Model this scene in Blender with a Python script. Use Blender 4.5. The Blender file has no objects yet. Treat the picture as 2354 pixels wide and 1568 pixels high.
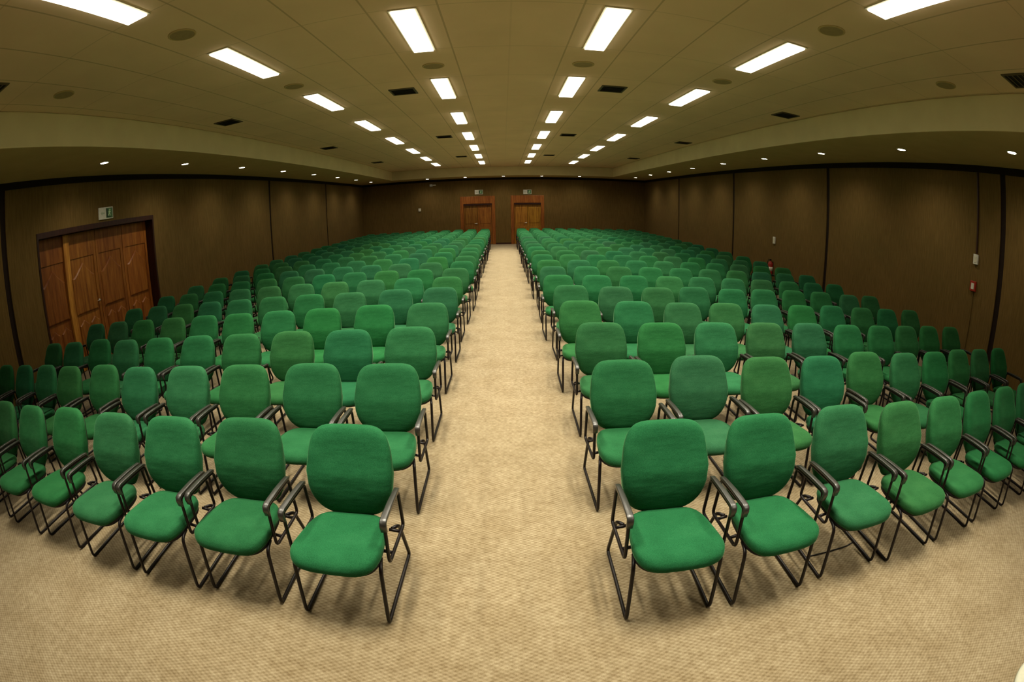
import bpy, bmesh, math, random
from mathutils import Vector, Matrix

random.seed(7)
sc = bpy.context.scene
C = sc.collection

# ------------------------------------------------------------------ camera
F_PX, PITCH, YAW, ROLL = 1111.3, -0.3099, -0.0115, 0.0199
CAM_H = 2.0848
cam_data = bpy.data.cameras.new('camera')
cam = bpy.data.objects.new('camera', cam_data)
C.objects.link(cam)
cam_data.type = 'PANO'
cam_data.panorama_type = 'FISHEYE_EQUISOLID'
cam_data.sensor_fit = 'HORIZONTAL'
cam_data.sensor_width = 36.0
cam_data.fisheye_lens = F_PX * 36.0 / 2354.0
cam_data.fisheye_fov = math.radians(200)
cam_data.shift_x = 26.39 / 2354.0
cam_data.shift_y = 32.65 / 1568.0
cam_data.clip_start = 0.02
cam_data.clip_end = 200
Rz = Matrix(((math.cos(YAW), -math.sin(YAW), 0), (math.sin(YAW), math.cos(YAW), 0), (0, 0, 1)))
Rx = Matrix(((1, 0, 0), (0, math.cos(PITCH), math.sin(PITCH)), (0, -math.sin(PITCH), math.cos(PITCH))))
Ry = Matrix(((math.cos(ROLL), 0, -math.sin(ROLL)), (0, 1, 0), (math.sin(ROLL), 0, math.cos(ROLL))))
M3 = Ry @ Rx @ Rz                       # rows: right, forward, up
right, fwd, up = Vector(M3[0]), Vector(M3[1]), Vector(M3[2])
cm = Matrix((right, up, -fwd)).transposed().to_4x4()
cm.translation = Vector((0, 0, CAM_H))
cam.matrix_world = cm
sc.camera = cam

# ------------------------------------------------------------------ world, exposure
w = bpy.data.worlds.new('world')
sc.world = w
w.use_nodes = True
w.node_tree.nodes['Background'].inputs[0].default_value = (0.9, 0.8, 0.6, 1)
w.node_tree.nodes['Background'].inputs[1].default_value = 0.0
sc.view_settings.view_transform = 'Standard'
sc.view_settings.look = 'None'
sc.view_settings.gamma = 1
sc.view_settings.use_curve_mapping = False
sc.view_settings.exposure = 0.0
PANEL_W = 26.5          # each louvred ceiling troffer, watts
PANEL_L = 4.5           # brightness of its diffuser
PANEL_SPREAD = 102.0
SPOT_W = 24.0           # each downlight
try:
    sc.cycles.use_denoising = True
    sc.cycles.max_bounces = 6
    sc.cycles.diffuse_bounces = 4
    sc.cycles.sample_clamp_indirect = 6
except Exception:
    pass

# ------------------------------------------------------------------ helpers
def lin(c):
    c = c / 255.0
    return c / 12.92 if c <= 0.04045 else ((c + 0.055) / 1.055) ** 2.4

def rgb(r, g, b):
    return (lin(r), lin(g), lin(b), 1)

class NT:
    def __init__(s, name):
        s.m = bpy.data.materials.new(name)
        s.m.use_nodes = True
        s.t = s.m.node_tree
        s.t.nodes.clear()
        s.out = s.n('ShaderNodeOutputMaterial')
        s.b = s.n('ShaderNodeBsdfPrincipled')
        s.l(s.b.outputs[0], s.out.inputs[0])
    def n(s, t, **k):
        x = s.t.nodes.new(t)
        for a, v in k.items():
            setattr(x, a, v)
        return x
    def l(s, a, b):
        s.t.links.new(a, b)
    def coord(s, kind='Object', scale=(1, 1, 1), rot=(0, 0, 0)):
        tc = s.n('ShaderNodeTexCoord')
        mp = s.n('ShaderNodeMapping')
        mp.inputs['Scale'].default_value = scale
        mp.inputs['Rotation'].default_value = rot
        s.l(tc.outputs[kind], mp.inputs[0])
        return mp.outputs[0]
    def noise(s, vec, scale, detail=3, rough=0.5):
        x = s.n('ShaderNodeTexNoise')
        x.inputs['Scale'].default_value = scale
        x.inputs['Detail'].default_value = detail
        x.inputs['Roughness'].default_value = rough
        s.l(vec, x.inputs['Vector'])
        return x.outputs['Fac']
    def ramp(s, fac, stops):
        x = s.n('ShaderNodeValToRGB')
        e = x.color_ramp.elements
        while len(e) < len(stops):
            e.new(0.5)
        for i, (p, c) in enumerate(stops):
            e[i].position = p
            e[i].color = c
        s.l(fac, x.inputs[0])
        return x.outputs[0]
    def mix(s, fac, a, b, mode='MIX'):
        x = s.n('ShaderNodeMix', data_type='RGBA', blend_type=mode)
        for v, i in ((fac, 0), (a, 6), (b, 7)):
            if isinstance(v, (int, float, tuple)):
                x.inputs[i].default_value = v
            else:
                s.l(v, x.inputs[i])
        return x.outputs[2]
    def math(s, op, a, b=0.0):
        x = s.n('ShaderNodeMath', operation=op)
        for i, v in enumerate((a, b)):
            if isinstance(v, (int, float)):
                x.inputs[i].default_value = v
            else:
                s.l(v, x.inputs[i])
        return x.outputs[0]
    def bump(s, h, strength=0.3, dist=0.01):
        x = s.n('ShaderNodeBump')
        x.inputs['Strength'].default_value = strength
        x.inputs['Distance'].default_value = dist
        s.l(h, x.inputs['Height'])
        s.l(x.outputs[0], s.b.inputs['Normal'])
    def set(s, **k):
        names = dict(color='Base Color', rough='Roughness', metal='Metallic', spec='Specular IOR Level', sheen='Sheen Weight',
                     sheen_rough='Sheen Roughness', sheen_tint='Sheen Tint', emit='Emission Color', strength='Emission Strength', coat='Coat Weight')
        for a, v in k.items():
            i = s.b.inputs[names[a]]
            if isinstance(v, (int, float, tuple)):
                i.default_value = v
            else:
                s.l(v, i)
        return s

def plain(name, col, rough=0.6, metal=0.0, spec=0.5, emit=None, strength=0.0):
    n = NT(name).set(color=col, rough=rough, metal=metal, spec=spec)
    v = n.coord()
    f = n.noise(v, 18, 3)
    dark = tuple(c * 0.86 for c in col[:3]) + (1,)
    n.set(color=n.ramp(f, [(0.3, dark), (0.7, col)]))
    if emit:
        n.set(emit=emit, strength=strength)
    return n.m

MAT = {}
# green upholstery
n = NT('green_fabric')
v = n.coord()
big = n.noise(v, 7, 3, 0.55)
col = n.ramp(big, [(0.28, (0.008, 0.066, 0.020, 1)), (0.52, (0.012, 0.087, 0.028, 1)), (0.78, (0.021, 0.113, 0.039, 1))])
weave = n.noise(v, 260, 2)
col = n.mix(0.35, col, n.ramp(weave, [(0.35, (0.008, 0.062, 0.02, 1)), (0.65, (0.030, 0.175, 0.06, 1))]))
oi = n.n('ShaderNodeObjectInfo')
col = n.mix(1.0, col, oi.outputs['Color'], 'MULTIPLY')
n.set(color=col, rough=0.85, spec=0.10, sheen=0.28, sheen_rough=0.30, sheen_tint=(0.40, 0.85, 0.42, 1))
cre = n.noise(n.coord('Object', (0.55, 1, 1.5)), 5.5, 3, 0.5)
n.bump(n.math('ADD', n.math('MULTIPLY', cre, 6.0), n.math('MULTIPLY', weave, 0.4)), 0.5, 0.004)
MAT['fabric'] = n.m
MAT['black_metal'] = plain('black_enamelled_tube', (0.006, 0.003, 0.003, 1), 0.38, 0.0, 0.35)
MAT['black_plastic'] = plain('black_plastic', (0.012, 0.010, 0.009, 1), 0.6, 0, 0.3)
n = NT('armrest_plastic')
v = n.coord()
n.set(color=(0.022, 0.021, 0.017, 1), rough=0.32, spec=1.0)
MAT['arm'] = n.m

# carpet
n = NT('beige_carpet')
v = n.coord()
sep = n.n('ShaderNodeSeparateXYZ')
n.l(v, sep.inputs[0])
wob = n.math('MULTIPLY', n.noise(v, 6, 2), 0.012)
a1 = n.math('SINE', n.math('MULTIPLY', n.math('ADD', sep.outputs[0], wob), 2 * math.pi / 0.050))
a2 = n.math('SINE', n.math('MULTIPLY', n.math('ADD', sep.outputs[1], wob), 2 * math.pi / 0.0265))
dots = n.math('MULTIPLY', a1, a2)
dots = n.math('ADD', n.math('MULTIPLY', dots, 0.5), 0.5)
fine = n.noise(v, 210, 2, 0.6)
blot = n.noise(v, 3.2, 5, 0.65)
mid = n.noise(v, 22, 4, 0.7)
f = n.math('ADD', n.math('MULTIPLY', dots, 0.20), n.math('ADD', n.math('MULTIPLY', mid, 0.54), n.math('MULTIPLY', fine, 0.28)))
base = n.ramp(f, [(0.34, (0.166, 0.119, 0.059, 1)), (0.51, (0.260, 0.204, 0.119, 1)), (0.68, (0.364, 0.302, 0.190, 1))])
tone = n.ramp(blot, [(0.36, (0.84, 0.81, 0.76, 1)), (0.60, (1.0, 1.0, 1.0, 1))])
n.set(color=n.mix(1.0, base, tone, 'MULTIPLY'), rough=0.95, spec=0.1, sheen=0.15)
n.bump(n.math('ADD', dots, fine), 0.35, 0.004)
MAT['carpet'] = n.m

# wall cloth panels
n = NT('brown_wall_cloth')
v = n.coord('Object', (1, 1, 0.06))
st = n.noise(v, 55, 3, 0.6)
v2 = n.coord()
bl = n.noise(v2, 0.9, 4, 0.6)
col = n.ramp(st, [(0.3, (0.130, 0.081, 0.024, 1)), (0.7, (0.188, 0.120, 0.036, 1))])
col = n.mix(1.0, col, n.ramp(bl, [(0.3, (0.88, 0.9, 0.85, 1)), (0.7, (1.04, 1.0, 0.98, 1))]), 'MULTIPLY')
n.set(color=col, rough=0.95, spec=0.12)
n.bump(st, 0.3, 0.004)
MAT['wall'] = n.m
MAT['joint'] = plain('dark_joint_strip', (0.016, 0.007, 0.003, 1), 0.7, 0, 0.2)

# ceiling tiles with thin seams
CX = 0.115
n = NT('ceiling_tiles')
v = n.coord()
sep = n.n('ShaderNodeSeparateXYZ')
n.l(v, sep.inputs[0])
def seam(coord, origin, period, half):
    t = n.math('DIVIDE', n.math('SUBTRACT', coord, origin), period)
    fr = n.math('SUBTRACT', t, n.math('ROUND', t))
    d = n.math('ABSOLUTE', fr)
    return n.math('LESS_THAN', d, half / period)
sx = seam(sep.outputs[0], CX, 0.685, 0.010)
sy = seam(sep.outputs[1], 4.33, 1.395, 0.008)
off = n.math('GREATER_THAN', n.math('ABSOLUTE', n.math('SUBTRACT', sep.outputs[0], CX)), 0.3)
sm = n.math('MAXIMUM', n.math('MULTIPLY', sx, n.math('ADD', n.math('MULTIPLY', off, 0.8), 0.2)), n.math('MULTIPLY', sy, 0.55))
bl = n.noise(v, 1.4, 3)
col = n.ramp(bl, [(0.3, (0.75, 0.545, 0.345, 1)), (0.7, (0.81, 0.595, 0.38, 1))])
col = n.mix(n.math('MULTIPLY', sm, 0.42), col, (0.20, 0.13, 0.05, 1))
n.set(color=col, rough=0.9, spec=0.15)
MAT['ceiling'] = n.m
n = NT('painted_plaster')
v = n.coord()
n.set(color=n.ramp(n.noise(v, 2.2, 3), [(0.3, (0.50, 0.37, 0.17, 1)), (0.7, (0.55, 0.41, 0.19, 1))]), rough=0.9, spec=0.15)
MAT['plaster'] = n.m
n = NT('plaster_cove_lit')  # same plaster as the border, lightened for the extra light the cove catches
v = n.coord()
n.set(color=n.ramp(n.noise(v, 2.2, 3), [(0.3, (0.72, 0.62, 0.36, 1)), (0.7, (0.78, 0.68, 0.40, 1))]), rough=0.9, spec=0.15)
MAT['cove_lit'] = n.m

# wood
def wood(name, c0, c1, c2):
    n = NT(name)
    v = n.coord('Object', (1, 1, 0.09))
    g = n.noise(v, 16, 5, 0.65)
    g2 = n.noise(n.coord('Object', (1, 1, 0.04)), 70, 3, 0.6)
    col = n.ramp(n.math('ADD', n.math('MULTIPLY', g, 0.75), n.math('MULTIPLY', g2, 0.25)), [(0.32, c0), (0.5, c1), (0.68, c2)])
    oi = n.n('ShaderNodeObjectInfo')
    col = n.mix(1.0, col, oi.outputs['Color'], 'MULTIPLY')
    n.set(color=col, rough=0.42, spec=0.35)
    n.bump(g2, 0.15, 0.002)
    return n.m
MAT['wood'] = wood('varnished_wood', (0.17, 0.048, 0.008, 1), (0.33, 0.115, 0.018, 1), (0.48, 0.20, 0.035, 1))
MAT['dark_wood'] = wood('dark_wood_frame', (0.020, 0.004, 0.002, 1), (0.034, 0.008, 0.004, 1), (0.05, 0.013, 0.006, 1))
MAT['chrome'] = plain('brushed_steel', (0.75, 0.72, 0.65, 1), 0.3, 1.0)
MAT['white'] = plain('off_white_plastic', (0.78, 0.75, 0.62, 1), 0.5)
MAT['cream'] = plain('cream_laminate', (0.60, 0.60, 0.46, 1), 0.5)
MAT['green_sign'] = plain('green_sign_face', (0.10, 0.24, 0.09, 1), 0.5)
MAT['dark_green'] = plain('dark_green_print', (0.010, 0.035, 0.008, 1), 0.6)
MAT['pale_green'] = plain('pale_green_print', (0.62, 0.85, 0.48, 1), 0.5)
MAT['red'] = plain('red_enamel', (0.40, 0.025, 0.012, 1), 0.35)
MAT['vent'] = plain('vent_grille', (0.10, 0.075, 0.035, 1), 0.6)
MAT['vent_dark'] = plain('vent_throat', (0.006, 0.004, 0.002, 1), 0.9)
MAT['speaker'] = plain('speaker_cloth', (0.36, 0.27, 0.13, 1), 0.9)
MAT['fitting'] = plain('white_light_housing', (0.75, 0.70, 0.52, 1), 0.5)
def emitter(name, col, s):
    n = NT(name).set(color=(0.8, 0.8, 0.8, 1), rough=0.6, emit=col, strength=s)
    return n.m
MAT['glow'] = emitter('fluorescent_diffuser', (1.0, 0.92, 0.74, 1), PANEL_L)
MAT['lamp'] = emitter('halogen_lens', (1.0, 0.93, 0.80, 1), 40.0)

def tag(o, label=None, cat=None, group=None, kind=None):
    if label: o['label'] = label
    if cat: o['category'] = cat
    if group: o['group'] = group
    if kind: o['kind'] = kind
    return o

def empty(name, loc, label=None, cat=None, group=None, rz=0.0, kind=None):
    o = bpy.data.objects.new(name, None)
    C.objects.link(o)
    o.location = loc
    o.rotation_euler = (0, 0, rz)
    o.empty_display_size = 0.1
    return tag(o, label, cat, group, kind)

def mesh_obj(name, bm, mats, parent=None, smooth=False, loc=None, bevel=None):
    bmesh.ops.recalc_face_normals(bm, faces=bm.faces)
    me = bpy.data.meshes.new(name)
    bm.to_mesh(me)
    bm.free()
    if not isinstance(mats, (list, tuple)):
        mats = [mats]
    for m in mats:
        me.materials.append(m)
    if smooth:
        for p in me.polygons:
            p.use_smooth = True
    o = bpy.data.objects.new(name, me)
    C.objects.link(o)
    if parent:
        o.parent = parent
    if loc is not None:
        o.location = loc
    if bevel:
        b = o.modifiers.new('bevel', 'BEVEL')
        b.width = bevel
        b.segments = 2
        b.limit_method = 'ANGLE'
    return o

def box(bm, x0, x1, y0, y1, z0, z1, mi=0):
    vs = [bm.verts.new((x, y, z)) for x in (x0, x1) for y in (y0, y1) for z in (z0, z1)]
    for f in ((0, 1, 3, 2), (4, 6, 7, 5), (0, 4, 5, 1), (2, 3, 7, 6), (0, 2, 6, 4), (1, 5, 7, 3)):
        fc = bm.faces.new([vs[i] for i in f])
        fc.material_index = mi
    return vs

def loft(bm, rings, cap=True, closed=False, mi=0):
    rs = [[bm.verts.new(p) for p in r] for r in rings]
    m = len(rs[0])
    pairs = list(zip(rs, rs[1:])) + ([(rs[-1], rs[0])] if closed else [])
    for a, b in pairs:
        for i in range(m):
            f = bm.faces.new((a[i], a[(i + 1) % m], b[(i + 1) % m], b[i]))
            f.material_index = mi
    if cap and not closed:
        f = bm.faces.new(rs[0][::-1]); f.material_index = mi
        f = bm.faces.new(rs[-1]); f.material_index = mi

def fillet(pts, r, seg=4, closed=False):
    P = [Vector(p) for p in pts]
    n_ = len(P)
    out = []
    for i in range(n_):
        if not closed and i in (0, n_ - 1):
            out.append(P[i]); continue
        a, b, c = P[i - 1], P[i], P[(i + 1) % n_]
        d1, d2 = (a - b), (c - b)
        rr = min(r, d1.length * 0.48, d2.length * 0.48)
        p, q = b + d1.normalized() * rr, b + d2.normalized() * rr
        for k in range(seg + 1):
            t = k / seg
            out.append(p * (1 - t) ** 2 + b * 2 * t * (1 - t) + q * t ** 2)
    return out

def tube(bm, pts, r, sides=8, closed=False, flat=1.0, mi=0):
    n_ = len(pts)
    rings = []
    prev = None
    for i, p in enumerate(pts):
        if closed:
            t = (pts[(i + 1) % n_] - pts[i - 1]).normalized()
        else:
            t = (pts[min(i + 1, n_ - 1)] - pts[max(i - 1, 0)]).normalized()
        ref = Vector((1, 0, 0)) if prev is None else prev
        u = (ref - t * ref.dot(t))
        if u.length < 1e-4:
            u = Vector((0, 1, 0)) - t * t.y
        u.normalize()
        prev = u
        w_ = t.cross(u)
        rings.append([p + u * (r * math.cos(a)) + w_ * (r * flat * math.sin(a)) for a in [2 * math.pi * k / sides for k in range(sides)]])
    loft(bm, rings, cap=not closed, closed=closed, mi=mi)

def sgnpow(c, p):
    return math.copysign(abs(c) ** p, c)

def cyl(bm, c, r, h, seg=24, axis='z', r2=None, mi=0):
    r2 = r if r2 is None else r2
    def P(a, rad, t):
        x, y = rad * math.cos(a), rad * math.sin(a)
        if axis == 'z': return (c[0] + x, c[1] + y, c[2] + t)
        if axis == 'x': return (c[0] + t, c[1] + x, c[2] + y)
        return (c[0] + x, c[1] + t, c[2] + y)
    A = [2 * math.pi * k / seg for k in range(seg)]
    loft(bm, [[P(a, r, 0) for a in A], [P(a, r2, h) for a in A]], mi=mi)

# ------------------------------------------------------------------ room
XL, XR, YB, YF = -7.7, 7.8, 26.1, -3.6
HS, HC = 3.65, 4.12                   # soffit underside, tray ceiling
TXL, TXR, TYB, TYF = -5.60, 5.62, 24.4, -2.2
WT = 0.30

bm = bmesh.new()
box(bm, XL - WT, XR + WT, YF - WT, YB + WT, -0.12, 0.0)
tag(mesh_obj('floor', bm, MAT['carpet']), 'beige woven carpet floor', kind='structure')

bm = bmesh.new()
box(bm, TXL - 0.05, TXR + 0.05, TYF - 0.05, TYB + 0.05, HC, HC + 0.1)
tag(mesh_obj('ceiling', bm, MAT['ceiling']), 'raised tiled ceiling tray', kind='structure')

bm = bmesh.new()                      # dropped plaster border round the tray
def rect(z, a, b, c, d): return [(a, c, z), (b, c, z), (b, d, z), (a, d, z)]
O1 = rect(HS, XL - WT, XR + WT, YF - WT, YB + WT)
I1 = rect(HS, TXL, TXR, TYF, TYB)
I2 = rect(HC, TXL, TXR, TYF, TYB)
O2 = rect(HC, XL - WT, XR + WT, YF - WT, YB + WT)
loft(bm, [O1, I1, I2, O2], closed=True)
for f_ in bm.faces:
    c_ = f_.calc_center_median()
    if HS + 0.05 < c_.z < HC - 0.05 and TXL - 0.1 < c_.x < TXR + 0.1:
        f_.material_index = 1
o = mesh_obj('trim_1', bm, [MAT['plaster'], MAT['cove_lit']], bevel=0.015)
tag(o, 'dropped plaster border around the raised ceiling', kind='structure')

# side walls: cloth panels with dark joints; the left one has a door opening
DY0, DY1, DZ = 5.02, 8.60, 2.71
def wall_side(name, xin, sgn, joints, opening=None):
    bm = bmesh.new()
    xo = xin + sgn * WT
    g = 0.065
    def slab(y0, y1, z0, z1, x0=xin, mi=0):
        box(bm, min(x0, xo), max(x0, xo), y0, y1, z0, z1, mi)
    ys = [YF] + joints + [YB]
    for a, b in zip(ys, ys[1:]):
        a2, b2 = (a + g if a != YF else a), (b - g if b != YB else b)
        if opening and a < opening[0] and b > opening[1]:
            slab(a2, opening[0], 0, HS)
            slab(opening[1], b2, 0, HS)
            slab(opening[0], opening[1], opening[2], HS)
        else:
            slab(a2, b2, 0, HS)
    for j in joints:
        slab(j - g, j + g, 0, HS, xin + sgn * 0.025, 1)
    return tag(mesh_obj(name, bm, [MAT['wall'], MAT['joint']]), kind='structure')
wall_side('wall_left', XL, -1, [-1.3, 4.22, 14.80, 20.30], (DY0, DY1, DZ))['label'] = 'brown cloth side wall with carved wooden doors'
wall_side('wall_right', XR, 1, [-1.3, 4.25, 9.72, 15.15, 20.65])['label'] = 'brown cloth side wall with dark panel joints'

# back wall with two door openings
DOORS = [(-2.30, -0.43), (0.40, 2.19)]
DTOP = 2.65
bm = bmesh.new()
xs = [XL] + [v_ for d in DOORS for v_ in d] + [XR]
for i in range(0, len(xs), 2):
    box(bm, xs[i], xs[i + 1], YB, YB + WT, 0, HS)
for a, b in DOORS:
    box(bm, a, b, YB, YB + WT, DTOP, HS)
tag(mesh_obj('wall_back', bm, MAT['wall']), 'dark brown far wall with two wooden doors', kind='structure')
bm = bmesh.new()
box(bm, XL, XR, YF - WT, YF, 0, HS)
tag(mesh_obj('wall_front', bm, MAT['wall']), 'brown wall behind the viewpoint', kind='structure')

def top_strip(name, a):  # thin dark strip set against the top of a wall
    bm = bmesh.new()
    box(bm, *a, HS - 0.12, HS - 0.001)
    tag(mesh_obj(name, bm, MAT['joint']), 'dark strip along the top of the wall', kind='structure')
top_strip('trim_2', (XL, XL + 0.012, YF, YB))
top_strip('trim_3', (XR - 0.012, XR, YF, YB))
top_strip('trim_4', (XL + 0.012, XR - 0.012, YB - 0.012, YB))

def baseboard(name, spans, axis, at, d):
    bm = bmesh.new()
    for a, b in spans:
        if axis == 'y': box(bm, min(at, at + d), max(at, at + d), a, b, 0, 0.08)
        else: box(bm, a, b, min(at, at + d), max(at, at + d), 0, 0.08)
    tag(mesh_obj(name, bm, MAT['dark_wood']), kind='structure')
baseboard('baseboard_left', [(YF, DY0), (DY1, YB)], 'y', XL, 0.012)
baseboard('baseboard_right', [(YF, YB)], 'y', XR, -0.012)
baseboard('baseboard_back', [(XL, -2.30), (-0.43, 0.40), (2.19, XR)], 'x', YB, -0.012)

# ------------------------------------------------------------------ carved doors, left wall
def arch_panel(bm, yc, w_, z0, z1, zs, x, dep, mi=0):
    """raised panel with a pointed arch head: shoulders at zs, apex at z1; face towards +x"""
    pts = [(yc - w_ / 2, z0), (yc + w_ / 2, z0), (yc + w_ / 2, zs)]
    for k in range(1, 6):
        t = k / 6
        pts.append((yc + w_ / 2 * (1 - t), zs + (z1 - zs) * (t ** 1.25)))
    pts.append((yc, z1))
    for k in range(5, 0, -1):
        t = k / 6
        pts.append((yc - w_ / 2 * (1 - t), zs + (z1 - zs) * (t ** 1.25)))
    pts.append((yc - w_ / 2, zs))
    cy_, cz_ = yc, (z0 + z1) / 2
    def ring(k, xx): return [(xx, cy_ + (p[0] - cy_) * k[0], cz_ + (p[1] - cz_) * k[1]) for p in pts]
    loft(bm, [ring((1, 1), x), ring((1, 1), x + dep * 0.35), ring((0.84, 0.95), x + dep), ring((0.78, 0.93), x + dep)], mi=mi)

d1 = tag(empty('door_1', (XL, (DY0 + DY1) / 2, 0)), 'four-leaf carved wooden door in the left wall', kind='structure')
X0 = XL - 0.24
yc0 = (DY0 + DY1) / 2
bm = bmesh.new()
box(bm, XL - 0.29 - XL, 0.012, DY0 - yc0, DY0 + 0.045 - yc0, 0, DZ)
box(bm, XL - 0.29 - XL, 0.012, DY1 - 0.05 - yc0, DY1 - yc0, 0, DZ)
box(bm, XL - 0.29 - XL, 0.012, DY0 + 0.045 - yc0, DY1 - 0.05 - yc0, DZ - 0.10, DZ)
mesh_obj('door_frame', bm, MAT['dark_wood'], d1)
edges = [DY0 + 0.05, 5.93, 6.80, 7.67, DY1 - 0.055]
for i in range(4):
    a, b = edges[i] + 0.006 - yc0, edges[i + 1] - 0.006 - yc0
    bm = bmesh.new()
    x = -0.235
    box(bm, x - 0.04, x, a, b, 0.01, DZ - 0.105)
    yc, w_ = (a + b) / 2, b - a
    arch_panel(bm, yc, w_ - 0.20, 1.05, 2.02, 1.74, x, 0.035)
    for s in (-1, 1):
        arch_panel(bm, yc + s * (w_ - 0.20) / 4, (w_ - 0.20) / 2 - 0.05, 0.14, 0.94, 0.84, x, 0.035)
    # stiles and rails round the panels
    box(bm, x, x + 0.018, a, a + 0.075, 0.01, DZ - 0.105)
    box(bm, x, x + 0.018, b - 0.075, b, 0.01, DZ - 0.105)
    box(bm, x, x + 0.018, a + 0.075, b - 0.075, 0.01, 0.11)
    box(bm, x, x + 0.018, a + 0.075, b - 0.075, 2.12, DZ - 0.105)
    lf = mesh_obj('door_leaf', bm, MAT['wood'], d1, bevel=0.006)
    lf.color = [(0.75, 0.66, 0.7, 1), (0.95, 0.95, 0.9, 1), (0.85, 0.78, 0.8, 1), (1.0, 0.9, 0.85, 1)][i]
    if i in (1, 2):
        hb = bmesh.new()
        hy = (b - 0.05) if i == 1 else (a + 0.05)
        tube(hb, fillet([(x + 0.012, hy, 1.20), (x + 0.07, hy, 1.20), (x + 0.07, hy + (-0.10 if i == 1 else 0.10), 1.20)], 0.02), 0.010)
        cyl(hb, (x + 0.016, hy, 1.20), 0.028, 0.012, 16, 'x')
        if i == 1:
            tag(mesh_obj('door_handle', hb, MAT['chrome'], lf, smooth=True), 'steel lever handle')
        else:
            hb.free()
bm = bmesh.new()
box(bm, -0.235, -0.165, 5.83 - yc0, 5.985 - yc0, 0.01, DZ - 0.105)
ms = mesh_obj('door_mullion', bm, MAT['wood'], d1, bevel=0.01)
ms.color = (1.5, 1.75, 1.6, 1)
ms['label'] = 'lighter upright mullion'
bm = bmesh.new()
box(bm, -0.30, -0.28, DY0 - yc0, DY1 - yc0, 0, DZ)
mesh_obj('door_back', bm, MAT['joint'], d1)

# ------------------------------------------------------------------ doors in the far wall
for k, (a, b) in enumerate(DOORS):
    xc = (a + b) / 2
    d = tag(empty('door_%d' % (k + 2), (xc, YB, 0)), ('left' if k == 0 else 'right') + ' wooden double door in the far wall', kind='structure')
    W2 = (b - a) / 2
    bm = bmesh.new()
    for s in (-1, 1):
        x0, x1 = sorted((s * W2, s * (W2 - 0.17)))
        box(bm, x0, x1, -0.02, 0.2, 0, DTOP)
    box(bm, -W2 + 0.17, W2 - 0.17, -0.02, 0.2, 2.24, DTOP)
    fr = mesh_obj('door_frame', bm, MAT['wood'], d, bevel=0.01)
    fr.color = (0.85, 0.72, 0.65, 1)
    bm = bmesh.new()
    box(bm, -W2 + 0.17, W2 - 0.17, 0.0, 0.2, 2.15, 2.24)
    mesh_obj('door_head', bm, MAT['dark_wood'], d)
    for s in (-1, 1):
        x0, x1 = sorted((s * 0.006, s * (W2 - 0.175)))
        bm = bmesh.new()
        box(bm, x0, x1, 0.10, 0.14, 0.01, 2.15)
        xm, hw = (x0 + x1) / 2, (x1 - x0) / 2
        for z0, z1 in ((0.15, 0.95), (1.15, 2.0)):
            box(bm, xm - hw + 0.1, xm + hw - 0.1, 0.085, 0.10, z0, z1)
        lf = mesh_obj('door_leaf', bm, MAT['wood'], d, bevel=0.008)
        lf.color = [[(0.7, 0.8, 0.6, 1), (0.95, 0.95, 0.8, 1)], [(1.15, 1.35, 0.9, 1), (1.2, 1.6, 0.9, 1)]][k][(s + 1) // 2]
        if s == -1:
            hb = bmesh.new()
            cyl(hb, (-0.06, 0.10, 1.15), 0.035, -0.03, 14, 'y')
            tube(hb, [Vector((-0.06, 0.06, 1.15)), Vector((-0.18, 0.06, 1.15))], 0.014)
            mesh_obj('door_handle', hb, MAT['chrome'], lf, smooth=True)
    bm = bmesh.new()
    box(bm, -W2, W2, 0.21, 0.24, 0, DTOP)
    mesh_obj('door_back', bm, MAT['joint'], d)

# ------------------------------------------------------------------ chairs
ARM_X = 0.288
def build_seat(seg, rings):
    bm = bmesh.new()
    yc, hl = -0.135, 0.255
    prof = [(0.90, 0.412), (0.965, 0.418), (0.995, 0.432), (1.0, 0.447), (0.985, 0.462), (0.945, 0.473), (0.87, 0.480), (0.72, 0.483), (0.45, 0.480), (0.2, 0.478)]
    prof = prof[::max(1, 10 // rings)] if rings < 10 else prof
    R = []
    for s, z in prof:
        r = []
        for k in range(seg):
            a = 2 * math.pi * k / seg
            cx_, sy_ = sgnpow(math.cos(a), 2 / 4.2), sgnpow(math.sin(a), 2 / 3.6)
            y = yc + hl * s * sy_
            t = (y - (yc - hl)) / (2 * hl)            # 0 front, 1 rear
            hw = 0.268 - 0.050 * max(0, t) ** 1.2
            x = hw * s * cx_
            fall = 0.026 * max(0, (0.22 - t) / 0.22) ** 2
            rise = 0.010 * (abs(x) / 0.26) ** 2
            zz = z - 0.020 * t - fall + (rise if z > 0.46 else 0)
            r.append((x, y, zz))
        R.append(r)
    loft(bm, R)
    return bm

def build_seat_pan(seg):
    bm = bmesh.new()
    R = []
    for s, z in ((0.80, 0.378), (0.90, 0.382), (0.955, 0.395), (0.955, 0.414)):
        r = []
        for k in range(seg):
            a = 2 * math.pi * k / seg
            y = -0.135 + 0.252 * s * sgnpow(math.sin(a), 2 / 3.6)
            t = (y + 0.39) / 0.51
            x = (0.268 - 0.050 * max(0, t) ** 1.2) * s * sgnpow(math.cos(a), 2 / 4.2)
            r.append((x, y, z - 0.018 * t))
        R.append(r)
    loft(bm, R)
    return bm

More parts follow.
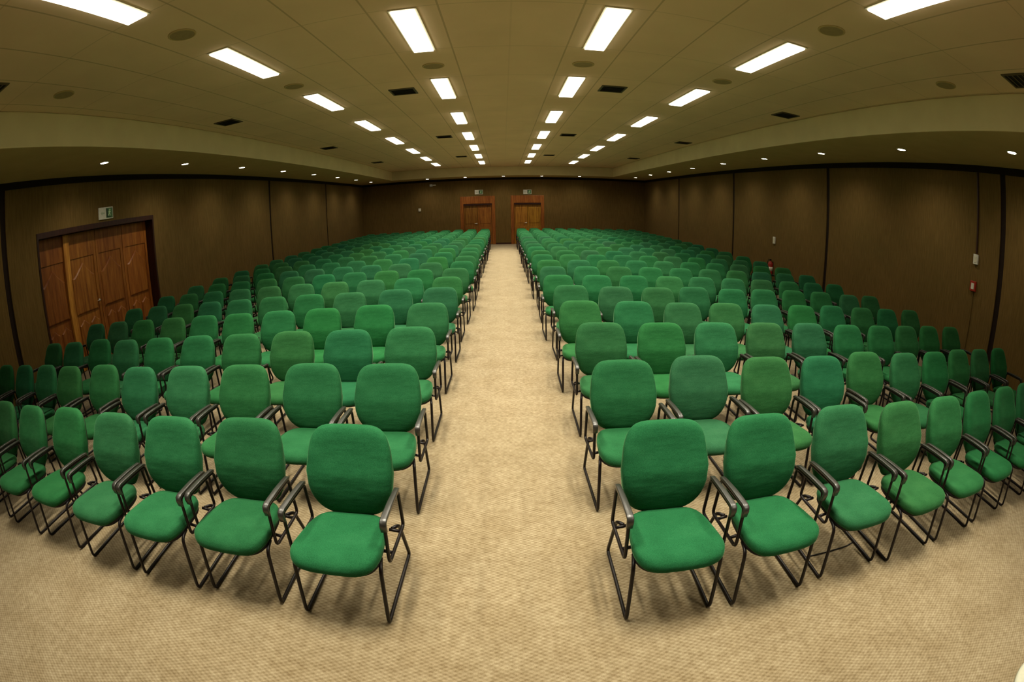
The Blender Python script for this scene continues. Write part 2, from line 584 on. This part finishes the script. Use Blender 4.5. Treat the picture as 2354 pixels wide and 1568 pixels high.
B0, B1 = Vector((0, 0.120, 0.430)), Vector((0, 0.305, 0.936))
def back_point(x, s, nrm):
    """s 0..1 up the backrest, nrm metres in front of it"""
    d = (B1 - B0)
    nv = Vector((0, -d.z, d.y)).normalized()
    p = B0 + d * s
    lum = 0.030 * math.exp(-((s - 0.44) / 0.24) ** 2) - 0.034 * max(0.0, (0.30 - s) / 0.30) ** 1.6 - 0.012 * max(0.0, (s - 0.80) / 0.20) ** 2
    wrap = 0.020 * (x / 0.25) ** 2
    lean = -0.012 * math.sin(math.pi * min(max(s, 0), 1))
    return Vector((x, 0, 0)) + p + nv * (nrm + (lum if nrm > 0.02 else 0) + wrap + lean)

def back_outline(k, seg, s_):
    a = 2 * math.pi * k / seg
    v_ = sgnpow(math.sin(a), 2 / (4.8 if math.sin(a) > 0 else 3.4))
    u_ = sgnpow(math.cos(a), 2 / (4.8 if math.sin(a) > 0 else 3.4))
    s = 0.5 + 0.5 * v_ * s_
    t = 0.5 + 0.5 * v_
    hw = 0.262 - 0.030 * max(0, (t - 0.50) / 0.50) ** 1.3 - 0.030 * max(0, (0.50 - t) / 0.50) ** 1.5
    return u_ * hw * s_, s

def build_back(seg, rings):
    bm = bmesh.new()
    prof = [(0.91, 0.000), (0.965, 0.006), (0.992, 0.016), (1.0, 0.029), (0.990, 0.042), (0.962, 0.053), (0.915, 0.062), (0.83, 0.069), (0.66, 0.073), (0.42, 0.074), (0.15, 0.074)]
    if rings < 10:
        prof = [prof[i] for i in (0, 3, 5, 7, 10)]
    R = []
    for s_, nn in prof:
        r = []
        for k in range(seg):
            x, s = back_outline(k, seg, s_)
            r.append(back_point(x, s, nn))
        R.append(r)
    loft(bm, R)
    return bm

def build_back_shell(seg):
    bm = bmesh.new()
    R = []
    for s_, nn in ((0.70, -0.016), (0.90, -0.012), (0.955, 0.0), (0.955, 0.006)):
        R.append([back_point(*back_outline(k, seg, s_), nn) for k in range(seg)])
    loft(bm, R)
    return bm

def build_leg(s, sides, seg):
    xb = s * 0.250
    pts = fillet([(s * 0.235, 0.07, 0.385), (s * 0.262, 0.125, 0.372), (xb, 0.278, 0.0115), (xb, -0.348, 0.0115), (s * 0.252, -0.285, 0.385), (s * 0.235, -0.20, 0.390)], 0.040, seg)
    bm = bmesh.new()
    tube(bm, pts, 0.0115, sides)
    return bm

def build_arm_tube(s, sides, seg):
    x = s * ARM_X
    pts = fillet([(x, -0.195, 0.630), (x, 0.118, 0.623), (x, 0.128, 0.372), (x * 0.985, -0.215, 0.372)], 0.035, seg, closed=True)
    bm = bmesh.new()
    tube(bm, pts, 0.0105, sides, closed=True)
    for y in (-0.13, 0.06):
        pp = [Vector((x * 0.985, y, 0.375)), Vector((s * 0.22, y, 0.385))]
        tube(bm, pp, 0.010, sides)
    return bm

def build_arm_pad(s, seg):
    x = s * ARM_X
    bm = bmesh.new()
    R = []
    path = [(-0.205, 0.586, 0.7), (-0.212, 0.590, 0.95), (-0.218, 0.623, 1.0), (-0.212, 0.643, 1.0), (-0.190, 0.650, 1.0), (-0.05, 0.650, 0.95), (0.06, 0.644, 0.85), (0.105, 0.639, 0.78), (0.122, 0.628, 0.6)]
    for i, (y, z, k) in enumerate(path):
        a, b = path[max(0, i - 1)], path[min(len(path) - 1, i + 1)]
        t = Vector((0, b[0] - a[0], b[1] - a[1])).normalized()
        nv = Vector((0, -t.z, t.y))
        r = []
        for q in range(seg):
            an = 2 * math.pi * q / seg
            r.append(Vector((x, y, z)) + Vector((1, 0, 0)) * 0.0185 * k * sgnpow(math.cos(an), 0.42) + nv * 0.0095 * sgnpow(math.sin(an), 0.42))
        R.append(r)
    loft(bm, R)
    return bm

def build_bracket():
    bm = bmesh.new()
    tube(bm, fillet([(0, -0.02, 0.372), (0, 0.16, 0.372), (0, 0.205, 0.42), (0, 0.235, 0.60)], 0.05, 4), 0.028, 8, flat=0.3)
    return bm

FR = MAT['black_metal']
def make_chair():
    t = empty('armchair', (0, 0, 0))
    hi = 40
    seat = mesh_obj('seat', build_seat(hi, 10), MAT['fabric'], t, True)
    mesh_obj('seat_pan', build_seat_pan(32), MAT['black_plastic'], seat, True)
    back = mesh_obj('backrest', build_back(hi, 10), MAT['fabric'], t, True)
    mesh_obj('back_shell', build_back_shell(32), MAT['black_plastic'], back, True)
    mesh_obj('back_bracket', build_bracket(), FR, t, True)
    for s in (-1, 1):
        mesh_obj('leg', build_leg(s, 8, 4), FR, t, True)
        pad = mesh_obj('armrest', build_arm_pad(s, 16), MAT['arm'], t, True)
        mesh_obj('arm_support', build_arm_tube(s, 8, 4), FR, pad, True)
    return t

def copy_tree(o, parent=None):
    c = o.copy()
    C.objects.link(c)
    c.parent = parent
    for ch in list(o.children):
        copy_tree(ch, c)
    return c

ORD = ['first', 'second', 'third', 'fourth', 'fifth', 'sixth', 'seventh', 'eighth', 'ninth', 'tenth', 'eleventh', 'twelfth', 'thirteenth', 'fourteenth', 'fifteenth', 'sixteenth']
OFF = {
 (-1, 0): [(.012, .005), (-.03, .05), (.02, .01), (.02, 0), (-.04, .02), (-.05, -.02), (-.10, 0), (-.10, 0)],
 (-1, 1): [(.01, -.03), (.02, 0), (.02, -.01), (.03, -.03), (.02, -.05), (-.01, .03), (-.05, -.01), (-.06, .04), (-.08, .04), (-.12, .05)],
 (-1, 2): [(-.02, 0), (.02, -.05), (.01, -.03), (.04, -.06), (.04, -.05), (.05, -.06), (.05, -.07), (-.02, .04), (.03, -.03), (.01, -.02)],
 (-1, 3): [(-.03, .07), (-.04, .05), (-.06, -.02), (-.04, -.03), (.01, -.05), (.03, -.03), (.03, -.02), (-.01, -.01), (-.05, .03), (-.03, .01)],
 (-1, 4): [(-.02, .09), (-.01, .04), (-.03, -.05), (-.05, -.02), (-.02, -.03), (.04, -.06), (.04, -.04), (.04, -.03), (0, .02), (-.02, .01)],
 (1, 0): [(-.021, 0), (-.015, -.01), (.05, .02), (.04, -.03), (.06, -.04), (.08, -.03), (.11, -.03), (.14, -.02)],
 (1, 1): [(-.02, -.03), (0, .04), (-.03, -.03), (-.03, -.04), (.03, .05), (0, -.01), (.01, 0), (.06, .06), (.06, .06), (.12, .08)],
 (1, 2): [(.03, .05), (0, .03), (0, .04), (.03, .05), (.05, .06), (.02, .01), (-.01, 0), (-.01, .03), (.06, .07), (.10, .07)],
 (1, 3): [(-.01, .05), (.02, .01), (0, -.05), (-.01, -.03), (0, -.06), (.01, -.03), (.04, .04), (.03, -.01), (.05, 0), (.12, .03)],
 (1, 4): [(.04, .10), (.02, -.03), (-.02, -.06), (.02, .05), (0, -.03), (-.01, .03), (.05, .08), (.03, .08), (.02, -.03), (.02, .01)],
}
TINT = {(-1, 1, 3): (1.35, 1.12, 1.3), (1, 2, 3): (1.5, 0.95, 0.9), (1, 0, 3): (1.35, 1.0, 0.9), (1, 2, 2): (1.15, 1.12, 1.25), (-1, 0, 1): (0.9, 0.93, 0.95),
        (-1, 3, 3): (0.8, 1.0, 0.95), (1, 1, 4): (1.25, 1.0, 0.85), (-1, 1, 0): (0.95, 1.0, 1.05), (-1, 4, 2): (1.3, 1.02, 1.1), (1, 1, 0): (0.95, 0.98, 1.0), (-1, 2, 5): (0.9, 1.05, 1.0)}
TURN = {(-1, 0, 0): -0.03, (-1, 0, 1): 0.0, (-1, 0, 2): 0.02, (-1, 0, 3): 0.03, (1, 0, 0): 0.0, (1, 0, 1): 0.03, (1, 0, 2): 0.0, (1, 0, 3): 0.02, (1, 0, 4): -0.02}
NROW, FULL, DX, DY, Y0 = 21, 15, {-1: 0.6524, 1: 0.6332}, 1.0976, 2.357 - 0.300
A0 = {-1: -0.9064, 1: 0.9062}

def place(side, j, k):
    ox, oy = OFF.get((side, j), [(None, None)] * 10)[k] if (side, j) in OFF else (None, None)
    if ox is None:
        r = random.Random(side * 1000 + j * 31 + k)
        rr = random.Random(side * 77 + j)
        ox, oy = rr.uniform(-0.03, 0.03) + r.uniform(-0.008, 0.008), rr.uniform(-0.03, 0.03) + r.uniform(-0.03, 0.03)
    r = random.Random(side * 501 + j * 17 + k)
    rz = TURN.get((side, j, k), r.uniform(-0.015, 0.015))
    return A0[side] + side * DX[side] * k + ox, Y0 + DY * j + oy, rz

proto = make_chair()
used = False
for side in (-1, 1):
    for j in range(FULL):
        cols = 8 if j == 0 else 10
        lastx = None
        for k in range(cols):
            x, y, rz = place(side, j, k)
            if lastx is not None and abs(x - lastx) < 0.630:
                x = lastx + side * 0.630
            lastx = x
            c = proto if not used else copy_tree(proto)
            used = True
            c.location = (x, y, 0)
            c.rotation_euler = (0, 0, rz)
            seatname = 'aisle seat' if k == 0 else ORD[k] + ' seat from the aisle'
            rowname = 'front row' if j == 0 else ORD[j] + ' row'
            if k == 9:
                seatname = 'last seat beside the wall'
            tag(c, 'green upholstered armchair, %s, %s of %s block' % (seatname, rowname, 'left' if side < 0 else 'right'), 'chair',
                'green armchairs in the %s block' % ('left' if side < 0 else 'right'))
            r = random.Random(j * 97 + k * 13 + side)
            tnt = TINT.get((side, j, k)) or (r.uniform(0.75, 1.45), r.uniform(0.90, 1.08), r.uniform(0.80, 1.20))
            for ch in c.children:
                if ch.name.split('.')[0] in ('seat', 'backrest'):
                    ch.color = tnt + (1,)

# rows beyond the fifteenth: one mass of the same chairs
def far_bm(builders):
    out = bmesh.new()
    tmp = []
    for b in builders:
        me = bpy.data.meshes.new('tmp')
        b.to_mesh(me); b.free()
        tmp.append(me)
    for side in (-1, 1):
        for j in range(FULL, NROW):
            for k in range(10):
                x, y, rz = place(side, j, k)
                for me in tmp:
                    n0 = len(out.verts)
                    out.from_mesh(me)
                    out.verts.ensure_lookup_table()
                    bmesh.ops.translate(out, verts=out.verts[n0:], vec=(x, y, 0))
    for me in tmp:
        bpy.data.meshes.remove(me)
    return out
mass = mesh_obj('distant_seating', far_bm([build_seat(16, 5), build_back(20, 5)]), MAT['fabric'], None, True)
tag(mass, 'massed rows of green chairs beyond the fifteenth row, near the far doors', 'chairs', 'green armchairs at the far end', 'stuff')
fr = mesh_obj('chair_frames', far_bm([build_leg(-1, 4, 1), build_leg(1, 4, 1), build_arm_tube(-1, 4, 1), build_arm_tube(1, 4, 1), build_arm_pad(-1, 4), build_arm_pad(1, 4), build_back_shell(12)]), MAT['black_metal'], mass, True)
tag(fr, 'black frames and arms', kind='stuff')

# ------------------------------------------------------------------ ceiling lights
LX = {-2: -2.969, -1: -0.913, 1: 1.136, 2: 3.184}
LW, LL, LY0, LDY = 0.235, 1.36, 4.365, 2.793
def light_proto():
    t = empty('ceiling_light', (0, 0, 0))
    bm = bmesh.new()
    w2, l2 = LW / 2, LL / 2
    e = 0.022
    box(bm, -w2 - e, w2 + e, -l2 - e, -l2, -0.012, 0)
    box(bm, -w2 - e, w2 + e, l2, l2 + e, -0.012, 0)
    box(bm, -w2 - e, -w2, -l2, l2, -0.012, 0)
    box(bm, w2, w2 + e, -l2, l2, -0.012, 0)
    mesh_obj('light_frame', bm, MAT['fitting'], t)
    bm = bmesh.new()
    box(bm, -w2, w2, -l2, l2, -0.030, -0.001)
    mesh_obj('diffuser', bm, MAT['glow'], t)
    return t
troffer = bpy.data.lights.new('troffer_tubes', 'AREA')
troffer.shape = 'RECTANGLE'
troffer.size, troffer.size_y = LW, LL
troffer.energy = PANEL_W
troffer.color = (1.0, 0.92, 0.74)
troffer.spread = math.radians(PANEL_SPREAD)
lp = light_proto()
first = True
LN = {-2: 'outer left', -1: 'inner left', 1: 'inner right', 2: 'outer right'}
for col_ in (-2, -1, 1, 2):
    for i in range(-2 if abs(col_) == 2 else -1, 7):  # outer pair behind the viewer is added, unseen, to brighten the near floor
        c = lp if first else copy_tree(lp)
        first = False
        c.location = (LX[col_], LY0 + LDY * i + LL / 2, HC)
        tl = bpy.data.objects.new('tubes', troffer)
        C.objects.link(tl)
        tl.parent = c
        tl.location = (0, 0, -0.033)
        lo = -1 if abs(col_) == 2 else 0
        if i < lo:
            lab = 'rectangular ceiling light %s the viewer, in the %s line' % ('directly above' if i == -1 else 'added as fill behind', LN[col_])
        else:
            lab = 'glowing rectangular ceiling light, %s from the front in the %s line' % (ORD[i - lo], LN[col_])
        tag(c, lab, 'ceiling light', 'rectangular ceiling lights')

def downlight_proto():
    t = empty('downlight', (0, 0, 0))
    bm = bmesh.new()
    seg = 24
    A = [2 * math.pi * k / seg for k in range(seg)]
    def R(r, z): return [(r * math.cos(a), r * math.sin(a), z) for a in A]
    loft(bm, [R(0.078, 0), R(0.105, 0), R(0.105, -0.006), R(0.085, -0.010), R(0.075, -0.004)], closed=True)
    mesh_obj('trim_ring', bm, MAT['fitting'], t, True)
    bm = bmesh.new()
    cyl(bm, (0, 0, -0.006), 0.074, 0.005, 24)
    mesh_obj('lens', bm, MAT['lamp'], t)
    return t
dp = downlight_proto()
spot = bpy.data.lights.new('downlight_beam', 'SPOT')
spot.energy = SPOT_W
spot.color = (1.0, 0.90, 0.72)
spot.spot_size = math.radians(150)
spot.spot_blend = 0.9
spot.shadow_soft_size = 0.05
first = True
def put_down(x, y, label):
    global first
    c = dp if first else copy_tree(dp)
    first = False
    c.location = (x, y, HS)
    tag(c, label, 'downlight', 'round downlights in the dropped border')
    l = bpy.data.objects.new('beam', spot)
    C.objects.link(l)
    l.parent = c
    l.location = (0, 0, -0.03)
for i in range(-2, 8):
    y = 5.98 + 2.564 * i
    if i < -1: continue
    put_down(-6.60, y, 'small round downlight, %s along the left border' % ORD[i + 1])
for i in range(9):
    put_down(6.667, 3.41 + 2.564 * i, 'small round downlight, %s along the right border' % ORD[i])
for i in range(5):
    put_down(-3.863 + 1.952 * i, 24.95, 'small round downlight, %s from the left on the far border' % ORD[i])

# ------------------------------------------------------------------ ceiling vents and speakers
def vent_proto():
    t = empty('ceiling_vent', (0, 0, 0))
    bm = bmesh.new()
    h = 0.21
    box(bm, -h, h, -h, -h + 0.03, -0.015, 0)
    box(bm, -h, h, h - 0.03, h, -0.015, 0)
    box(bm, -h, -h + 0.03, -h + 0.03, h - 0.03, -0.015, 0)
    box(bm, h - 0.03, h, -h + 0.03, h - 0.03, -0.015, 0)
    mesh_obj('vent_frame', bm, MAT['vent'], t)
    bm = bmesh.new()
    box(bm, -h + 0.03, h - 0.03, -h + 0.03, h - 0.03, -0.003, -0.001)
    mesh_obj('vent_throat', bm, MAT['vent_dark'], t)
    for i in range(4):
        y = -0.12 + 0.08 * i
        bm = bmesh.new()
        vs = [(-h + 0.03, y, -0.014), (h - 0.03, y, -0.014), (h - 0.03, y + 0.03, -0.004), (-h + 0.03, y + 0.03, -0.004)]
        up_ = [(a, b, c + 0.002) for a, b, c in vs]
        loft(bm, [vs, up_])
        mesh_obj('vent_slat', bm, MAT['vent'], t)
    return t
vp = vent_proto()
first = True
VX = {-4.95: 'outer left', -1.58: 'inner left', 1.82: 'inner right', 5.22: 'outer right'}
for x, nm in VX.items():
    for q, y in enumerate((2.36, 7.80, 13.40, 19.0)):
        if q == 0 and abs(x) < 3: continue
        c = vp if first else copy_tree(vp)
        first = False
        c.location = (x, y, HC)
        num = q if abs(x) < 3 else q + 1
        tag(c, 'dark square ceiling air vent, %s from the front in the %s line' % (ORD[(q if abs(x) > 3 else q - 1)], nm), 'air vent', 'ceiling air vents')

def speaker(x, y, label):
    t = empty('ceiling_speaker', (x, y, HC), label, 'speaker', 'round ceiling speakers')
    bm = bmesh.new()
    cyl(bm, (0, 0, -0.010), 0.130, 0.010, 28)
    mesh_obj('speaker_grille', bm, MAT['speaker'], t)
    bm = bmesh.new()
    A = [2 * math.pi * k / 28 for k in range(28)]
    def R(r, z): return [(r * math.cos(a), r * math.sin(a), z) for a in A]
    loft(bm, [R(0.13, 0), R(0.15, 0), R(0.15, -0.008), R(0.132, -0.014)], closed=True)
    mesh_obj('speaker_rim', bm, MAT['plaster'], t, True)
for x, y, lab in [(-2.96, 3.64, 'round ceiling speaker near the front, between the first two outer left lights'),
                  (3.19, 3.68, 'round ceiling speaker near the front, between the first two outer right lights'),
                  (-0.90, 6.46, 'faint round ceiling speaker between the first two inner left lights'),
                  (1.12, 6.46, 'faint round ceiling speaker between the first two inner right lights'),
                  (-2.97, 6.50, 'faint round ceiling speaker between the second and third outer left lights'),
                  (3.22, 6.50, 'faint round ceiling speaker between the second and third outer right lights'),
                  (-4.94, 3.62, 'round ceiling speaker near the left border, left of the outer lights'),
                  (5.18, 3.64, 'round ceiling speaker near the right border, right of the outer lights')]:
    speaker(x, y, lab)

# ------------------------------------------------------------------ exit signs
def exit_sign(loc, rz, label, flip=False):
    """plate in the local xz plane, facing -y"""
    t = empty('exit_sign', loc, label, 'exit sign', 'exit signs over the doors', rz)
    bm = bmesh.new()
    box(bm, -0.22, 0.22, -0.03, 0.0, -0.12, 0.12)
    mesh_obj('sign_plate', bm, MAT['white'], t, bevel=0.006)
    bm = bmesh.new()
    box(bm, 0.00, 0.20, -0.034, -0.0305, -0.10, 0.10)
    gp = mesh_obj('green_field', bm, MAT['green_sign'], t)
    bm = bmesh.new()
    box(bm, 0.005, 0.045, -0.037, -0.0345, -0.085, 0.085)
    box(bm, 0.045, 0.15, -0.037, -0.0345, -0.085, -0.070)
    mesh_obj('doorway_symbol', bm, MAT['dark_green'], gp)
    bm = bmesh.new()                   # running figure
    cyl(bm, (0.115, -0.0345, 0.060), 0.018, -0.003, 14, 'y')
    def seg_(a, b, r):
        tube(bm, [Vector((a[0], -0.036, a[1])), Vector((b[0], -0.036, b[1]))], r, 6, flat=0.2)
    seg_((0.110, 0.038), (0.090, -0.012), 0.017)
    seg_((0.090, -0.012), (0.120, -0.035), 0.010)
    seg_((0.120, -0.035), (0.110, -0.065), 0.009)
    seg_((0.090, -0.012), (0.070, -0.045), 0.010)
    seg_((0.070, -0.045), (0.050, -0.050), 0.009)
    seg_((0.108, 0.030), (0.140, 0.010), 0.008)
    seg_((0.108, 0.030), (0.075, 0.022), 0.008)
    mesh_obj('running_figure', bm, MAT['pale_green'], gp)
    bm = bmesh.new()                   # arrow on the white half
    loft(bm, [[(-0.17, -0.0315, 0.0), (-0.12, -0.0315, 0.04), (-0.12, -0.0315, -0.04)], [(-0.17, -0.034, 0.0), (-0.12, -0.034, 0.04), (-0.12, -0.034, -0.04)]])
    box(bm, -0.12, -0.05, -0.034, -0.0315, -0.014, 0.014)
    ar = mesh_obj('arrow_mark', bm, plain('faded_green_print', (0.50, 0.55, 0.38, 1), 0.5), t)
    return t
exit_sign((XL, 6.98, 2.875), math.pi / 2, 'white and green exit sign above the carved doors on the left wall')
exit_sign((-1.28, YB, 2.87), 0, 'small exit sign above the left far door')
exit_sign((1.30, YB, 2.84), 0, 'small exit sign above the right far door')

# ------------------------------------------------------------------ small wall fittings
def wall_box(name, loc, size, label, cat, mat, face, extra=None):
    t = empty(name, loc, label, cat)
    bm = bmesh.new()
    sx_, sy_, sz_ = size
    box(bm, -sx_ / 2, sx_ / 2, -sy_ / 2, sy_ / 2, -sz_ / 2, sz_ / 2)
    mesh_obj('housing', bm, mat, t, bevel=0.006)
    bm = bmesh.new()
    if face == 'x':
        box(bm, -sx_ / 2 - 0.006, -sx_ / 2 + 0.001, -sy_ * 0.25, sy_ * 0.25, -sz_ * 0.3, sz_ * 0.3)
    else:
        box(bm, -sx_ * 0.25, sx_ * 0.25, -sy_ / 2 - 0.006, -sy_ / 2 + 0.001, -sz_ * 0.3, sz_ * 0.3)
    mesh_obj('button', bm, extra or MAT['fitting'], t)
    return t
wall_box('wall_box', (XR - 0.025, 4.86, 2.045), (0.05, 0.11, 0.17), 'small white box on the right wall below a thin brown conduit', 'wall box', MAT['white'], 'x')
wall_box('fire_alarm_box', (XR - 0.025, 4.87, 1.59), (0.05, 0.14, 0.17), 'small red alarm box on the right wall under a white box', 'fire alarm', MAT['red'], 'x', MAT['white'])
wall_box('intercom_box', (XR - 0.02, 12.32, 1.47), (0.04, 0.11, 0.20), 'narrow white box on the right wall above the fire extinguisher', 'wall box', MAT['white'], 'x')
wall_box('thermostat', (-4.50, YB - 0.02, 2.03), (0.13, 0.04, 0.16), 'tiny white box halfway up the far wall, left of the doors', 'thermostat', MAT['white'], 'y')
t = empty('emergency_lamp', (-3.82, YB, 3.35), 'small white fitting high on the far wall, upper left of the doors', 'wall lamp')
bm = bmesh.new()
box(bm, -0.09, 0.06, -0.09, 0.0, -0.06, 0.06)
mesh_obj('housing', bm, MAT['white'], t, bevel=0.01)
bm = bmesh.new()
box(bm, 0.09, 0.24, -0.06, 0.0, -0.04, 0.04)
box(bm, 0.06, 0.09, -0.03, 0.0, -0.015, 0.015)
mesh_obj('side_unit', bm, MAT['fitting'], t, bevel=0.008)

bm = bmesh.new()
box(bm, XR - 0.03, XR, 4.845, 4.875, 2.14, HS - 0.12)
tag(mesh_obj('conduit', bm, MAT['dark_wood']), 'thin dark conduit running up the right wall from the white box', 'conduit')
bm = bmesh.new()
box(bm, XR - 0.02, XR, 4.855, 4.870, 0.09, 1.50)
tag(mesh_obj('conduit', bm, MAT['wall']), 'faint brown conduit running down the right wall below the red box', 'conduit')

t = empty('fire_extinguisher', (XR - 0.085, 12.36, 0.42), 'red fire extinguisher hung on the right wall behind the chairs', 'fire extinguisher')
bm = bmesh.new()
A = [2 * math.pi * k / 20 for k in range(20)]
prof = [(0.06, 0.0), (0.075, 0.01), (0.078, 0.04), (0.078, 0.34), (0.068, 0.38), (0.035, 0.41), (0.022, 0.42), (0.022, 0.44)]
loft(bm, [[(r * math.cos(a), r * math.sin(a), z) for a in A] for r, z in prof])
mesh_obj('cylinder_body', bm, MAT['red'], t, True)
bm = bmesh.new()
box(bm, -0.02, 0.02, -0.02, 0.02, 0.44, 0.47)
box(bm, -0.09, 0.02, -0.012, 0.012, 0.47, 0.482)
mesh_obj('valve', bm, MAT['black_metal'], t)
bm = bmesh.new()
tube(bm, fillet([(-0.02, 0.02, 0.455), (-0.07, 0.06, 0.43), (-0.075, 0.06, 0.12)], 0.05, 5), 0.010, 8)
mesh_obj('hose', bm, MAT['black_plastic'], t, True)
bm = bmesh.new()
cyl(bm, (0, 0, 0.14), 0.0795, 0.12, 20)
mesh_obj('label_band', bm, MAT['white'], t, True)
bm = bmesh.new()
box(bm, 0.07, 0.085, -0.03, 0.03, 0.30, 0.42)
mesh_obj('wall_bracket', bm, MAT['black_metal'], t)

# thin black cable on the carpet behind the front right chairs
bm = bmesh.new()
pts = [(2.0, 1.969, 0.005), (2.16, 1.962, 0.005), (2.39, 1.966, 0.005), (2.46, 1.985, 0.005)]
tube(bm, fillet(pts, 0.15, 5), 0.005, 8)
tag(mesh_obj('cable', bm, MAT['black_plastic'], None, True), 'thin black cable on the carpet under the front right chairs', 'cable')

# pale round table whose rim enters the lower right corner
TC, TR, TZ = (2.035, -0.125), 0.26, 0.75
t = empty('side_table', (TC[0], TC[1], 0), 'cream rounded table edge in the lower right corner, nearest the viewer', 'table')
bm = bmesh.new()
A = [2 * math.pi * k / 64 for k in range(64)]
def R(r, z): return [(r * math.cos(a), r * math.sin(a), z) for a in A]
loft(bm, [R(TR - 0.02, TZ - 0.03), R(TR, TZ - 0.022), R(TR, TZ - 0.008), R(TR - 0.012, TZ)])
mesh_obj('table_top', bm, MAT['cream'], t, True)
bm = bmesh.new()
cyl(bm, (0, 0, 0.02), 0.03, TZ - 0.05, 20)
mesh_obj('table_pole', bm, MAT['chrome'], t, True)
bm = bmesh.new()
loft(bm, [R(0.2, 0.0), R(0.2, 0.012), R(0.05, 0.03)])
mesh_obj('table_base', bm, MAT['black_metal'], t, True)
